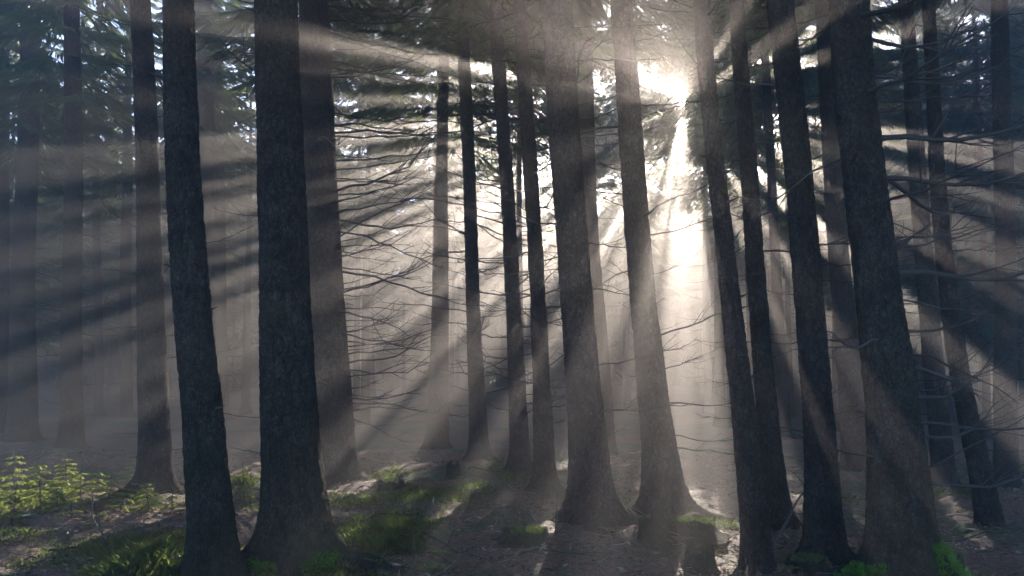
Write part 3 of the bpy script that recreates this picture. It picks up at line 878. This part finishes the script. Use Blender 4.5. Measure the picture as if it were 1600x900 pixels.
stick([(855, 848), (880, 832), (905, 800, .2)], .006, 'thin stick leaning on the left of the broad spruce foot', .02, 1, 14)
stick([(560, 820), (600, 806), (650, 812)], .008, 'short fallen branch on litter right of the thickest spruce', .02, 4, 15)
stick([(1130, 850), (1150, 843, .05), (1163, 852, .1)], .007, 'short twig poking from the left of the slender black spruce', .02, 1, 16)
stick([(240, 895), (300, 880), (350, 895)], .008, 'twig in the grass before the kinked spruce', .02, 3, 17)
stick([(1420, 812, .1), (1470, 806, .2), (1530, 770, .35)], .008, 'bare branch rising from litter right of the moss-footed spruce', .02, 4, 18)


def stone(px, py, wpx, label, seed, col):
    x, y, z = floor_at(px, py)
    r = wpx * .5 * y / FPX
    bm = bmesh.new(); bmesh.ops.create_icosphere(bm, subdivisions=3, radius=1.0)
    V = np.array([v.co for v in bm.verts]); k = .75 + .5 * vnoise(V * 1.7 + seed, seed)
    for v, f in zip(bm.verts, k): v.co = Vector((v.co.x * f * r, v.co.y * f * r, v.co.z * f * r * .6))
    me = bpy.data.meshes.new('stone'); bm.to_mesh(me); bm.free(); me.materials.append(col)
    for p in me.polygons: p.use_smooth = True
    tag(link('stone', me, loc=(x, y, z + r * .25)), label, 'stone')


M_STONE, nt, b = new_mat('pale_stone')
nz = node(nt, 'ShaderNodeTexNoise', Scale=18.0, Detail=6.0); r = ramp(nt, nz.outputs['Fac'], [(.3, (.12, .10, .085)), (.7, (.30, .27, .24))])
nt.links.new(r.outputs[0], b.inputs['Base Color']); b.inputs['Roughness'].default_value = .7
stone(270, 876, 22, 'flat brownish stone beside the foot of the kinked spruce', 3, M_STONE)
stone(209, 864, 9, 'small pale pebble in the grass left of the kinked spruce', 4, M_STONE)
stone(1470, 880, 12, 'pale pebble right of the mossy foot', 5, M_STONE)

# roots and moss that belong to the big trunks
def root_part(tree, pts, thick, seed):
    base = tree.location
    P = np.array([[*floor_at(p[0], p[1])] for p in pts]) + np.array([[0, 0, p[2]] for p in pts]) - np.array(base)
    tt = np.linspace(0, 1, len(P)); t = np.linspace(0, 1, 26)
    C = np.stack([np.interp(t, tt, P[:, c]) for c in range(3)], 1)
    for c in range(3): C[1:-1, c] = (C[:-2, c] + C[1:-1, c] + C[2:, c]) / 3
    mb = MB(); mb.tube(C, thick * (1 - .6 * t), 12, True, .12)
    link('root', mb.mesh('root', M_BARK), tree)


T6 = built[5][0]; T5 = built[4][0]; T17 = built[18][0]
root_part(T6, [(505, 846, .06), (535, 872, .03), (565, 886, .02), (600, 892, .03), (640, 902, -.03)], .06, 1)
root_part(T6, [(500, 880, -.02), (535, 888, .05), (570, 883, .09), (600, 886, .05), (625, 896, -.03)], .03, 2)
root_part(T6, [(430, 858, .05), (405, 864, .0), (380, 872, -.04)], .05, 3)
root_part(T5, [(318, 880, .05), (298, 893, .02), (285, 905, -.03)], .055, 4)
root_part(T5, [(352, 878, .05), (372, 892, .0), (385, 900, -.04)], .045, 5)
root_part(T17, [(1370, 872, .06), (1345, 880, .01), (1322, 884, -.04)], .06, 6)
root_part(T17, [(1445, 872, .06), (1470, 880, .01), (1492, 884, -.04)], .06, 7)


def moss_part(tree, boxes, n, seed):
    """Moss sprigs on the trunk's foot, grown outward from its surface."""
    rg = np.random.default_rng(seed)
    tm = [c for c in tree.children if c.name.startswith('trunk')][0].data
    co = np.empty(len(tm.vertices) * 3, np.float32); tm.vertices.foreach_get('co', co); co = co.reshape(-1, 3)
    no = np.empty(len(tm.vertices) * 3, np.float32); tm.vertices.foreach_get('normal', no); no = no.reshape(-1, 3)
    ang = np.arctan2(co[:, 1] - 0, co[:, 0])
    Bs, Os = [], []
    for a0, a1, z0, z1 in boxes:
        w = vnoise(co * 9.0, seed)
        sel = np.where((ang > a0) & (ang < a1) & (co[:, 2] > z0 - .06) & (co[:, 2] < z0 + (z1 - z0) * (.35 + 1.1 * w)))[0]
        k = rg.choice(sel, n)
        Bs.append(co[k] + rg.normal(size=(n, 3)) * .012); Os.append(no[k] + rg.normal(size=(n, 3)) * .5 + np.array([0, 0, .4]))
    V, F = sprays(np.vstack(Bs), np.vstack(Os), .030, .013, rg)
    tag(link('moss', mesh_np('moss', V, F, M_MOSS), tree), kind='stuff')


moss_part(T17, [(-1.25, .1, 0, .30), (-3.1, -2.35, 0, .14)], 4200, 5)
moss_part(T6, [(-1.3, -.5, 0, .10), (-2.6, -1.8, 0, .08)], 1200, 6)

# grass and litter of the near floor
rg = np.random.default_rng(91)
def scatter(n, lo, hi, power=1.0):
    y = lo + (hi - lo) * rg.random(n) ** power
    x = (rg.random(n) * 2 - 1) * (y * .60 + .2)
    return x, y
x, y = scatter(330000, 4.8, 14.0, 1.3)
Pn = np.stack([x, y, 0 * x], 1)
dens = vnoise(Pn * .75, 21) * .7 + vnoise(Pn * 2.3, 22) * .4
pxx = 800 + FPX * x / y; pyy = 570 + FPX * CAM_H / y
for cx, cyy, rx, ry, g_ in [(660, 840, 130, 45, .42), (230, 858, 110, 25, .38), (140, 888, 160, 22, .30), (840, 858, 50, 22, .35), (60, 790, 90, 30, .25), (250, 815, 60, 20, .25), (1180, 893, 150, 14, .25), (600, 745, 50, 12, .4), (385, 745, 40, 14, .4), (440, 890, 90, 20, .3), (1430, 893, 160, 14, .15), (700, 890, 200, 20, .2)]:
    dens += g_ * np.exp(-((pxx - cx) / rx) ** 2 - ((pyy - cyy) / ry) ** 2)
keep = dens > .72 + .34 * rg.random(len(x))
x, y, dens = x[keep], y[keep], dens[keep]
n = len(x)
z = ground_z(x, y) - .01
h = (.035 + .085 * rg.random(n)) * np.clip(.6 + (dens - .8) * 1.6, .5, 1.35)
a = rg.random(n) * 6.283; ln = h * (.3 + .7 * rg.random(n)); w = .002 + .0016 * rg.random(n)
sx, sy = -np.sin(a) * w, np.cos(a) * w
B = np.stack([x, y, z], 1)
d1 = np.stack([np.cos(a) * ln * .35, np.sin(a) * ln * .35, h * .65], 1); d2 = np.stack([np.cos(a) * ln, np.sin(a) * ln, h], 1)
S_ = np.stack([sx, sy, 0 * sx], 1)
V = np.stack([B - S_, B + S_, B + d1 + S_ * .7, B + d2, B + d1 - S_ * .7], 1).reshape(-1, 3)
F = np.arange(n * 5).reshape(-1, 5)
tag(link('grass', mesh_np('grass', V, F, M_GRASS)), 'short green grass in tufts on the forest floor', 'grass', kind='stuff')

n = 2600
xt, yt = scatter(n, 4.8, 16.0, 1.25)
at = rg.random(n) * 6.283; lt = .06 + .30 * rg.random(n) ** 2
tt = np.linspace(-.5, .5, 4)[None]
bend = rg.normal(size=(n, 1)) * .18
Xt = xt[:, None] + np.cos(at)[:, None] * tt * lt[:, None] - np.sin(at)[:, None] * bend * tt ** 2 * lt[:, None]
Yt = yt[:, None] + np.sin(at)[:, None] * tt * lt[:, None] + np.cos(at)[:, None] * bend * tt ** 2 * lt[:, None]
Zt = ground_z(Xt.ravel(), Yt.ravel()).reshape(n, 4) + .025 + .02 * rg.random((n, 1)) + rg.normal(size=(n, 1)) * .12 * tt * lt[:, None]
mb = MB(); mb.tubes(np.stack([Xt, Yt, Zt], 2), (.002 + .004 * rg.random((n, 1))) * np.linspace(1, .5, 4)[None], 4)
tag(link('twig_litter', mb.mesh('twig_litter', M_TWIG_DRY)), 'small dry twigs strewn over the forest floor', 'twigs', kind='stuff')
x, y = scatter(60000, 4.8, 16.0, 1.3)
n = len(x); z = ground_z(x, y) + .008 + .02 * rg.random(n)
B = np.stack([x, y, z], 1); a = rg.random(n) * 6.283
l = .025 + .10 * rg.random(n) ** 2.5; w = .004 + .016 * rg.random(n) ** 2
D = np.stack([np.cos(a), np.sin(a), .25 * rg.normal(size=n)], 1) * l[:, None]; W_ = np.stack([-np.sin(a), np.cos(a), .3 * rg.normal(size=n)], 1) * w[:, None] * .5
V = np.stack([B - W_, B + D * .5 - W_ * 1.3 + np.array([0, 0, .004]), B + D, B + D * .45 + W_ * 1.3], 1).reshape(-1, 3)
tag(link('needle_litter', mesh_np('needle_litter', V, np.arange(n * 4).reshape(-1, 4), M_LITTER)), 'brown needles, leaf scraps and twig bits strewn over the floor', 'litter', kind='stuff')

# ------------------------------------------------------------------ haze
M_HAZE = bpy.data.materials.new('haze'); M_HAZE.use_nodes = True
nt = M_HAZE.node_tree; nt.nodes.clear()
out = nt.nodes.new('ShaderNodeOutputMaterial')
p1 = nt.nodes.new('ShaderNodeVolumePrincipled'); p2 = nt.nodes.new('ShaderNodeVolumePrincipled')
for p, dn, an in ((p1, .0115, .70), (p2, .0005, .93)):
    p.inputs['Color'].default_value = (.965, .92, .89, 1)
    p.inputs['Density'].default_value = dn
    p.inputs['Anisotropy'].default_value = an
ad = nt.nodes.new('ShaderNodeAddShader')
nt.links.new(p1.outputs[0], ad.inputs[0]); nt.links.new(p2.outputs[0], ad.inputs[1]); nt.links.new(ad.outputs[0], out.inputs['Volume'])
bm = bmesh.new(); bmesh.ops.create_cube(bm, size=1.0)
me = bpy.data.meshes.new('haze'); bm.to_mesh(me); bm.free(); me.materials.append(M_HAZE)
hz = link('haze', me, loc=(6, 25.5, 8.2)); hz.scale = (160, 97, 21.6)
tag(hz, 'pale morning mist filling the whole wood', 'haze', kind='stuff')
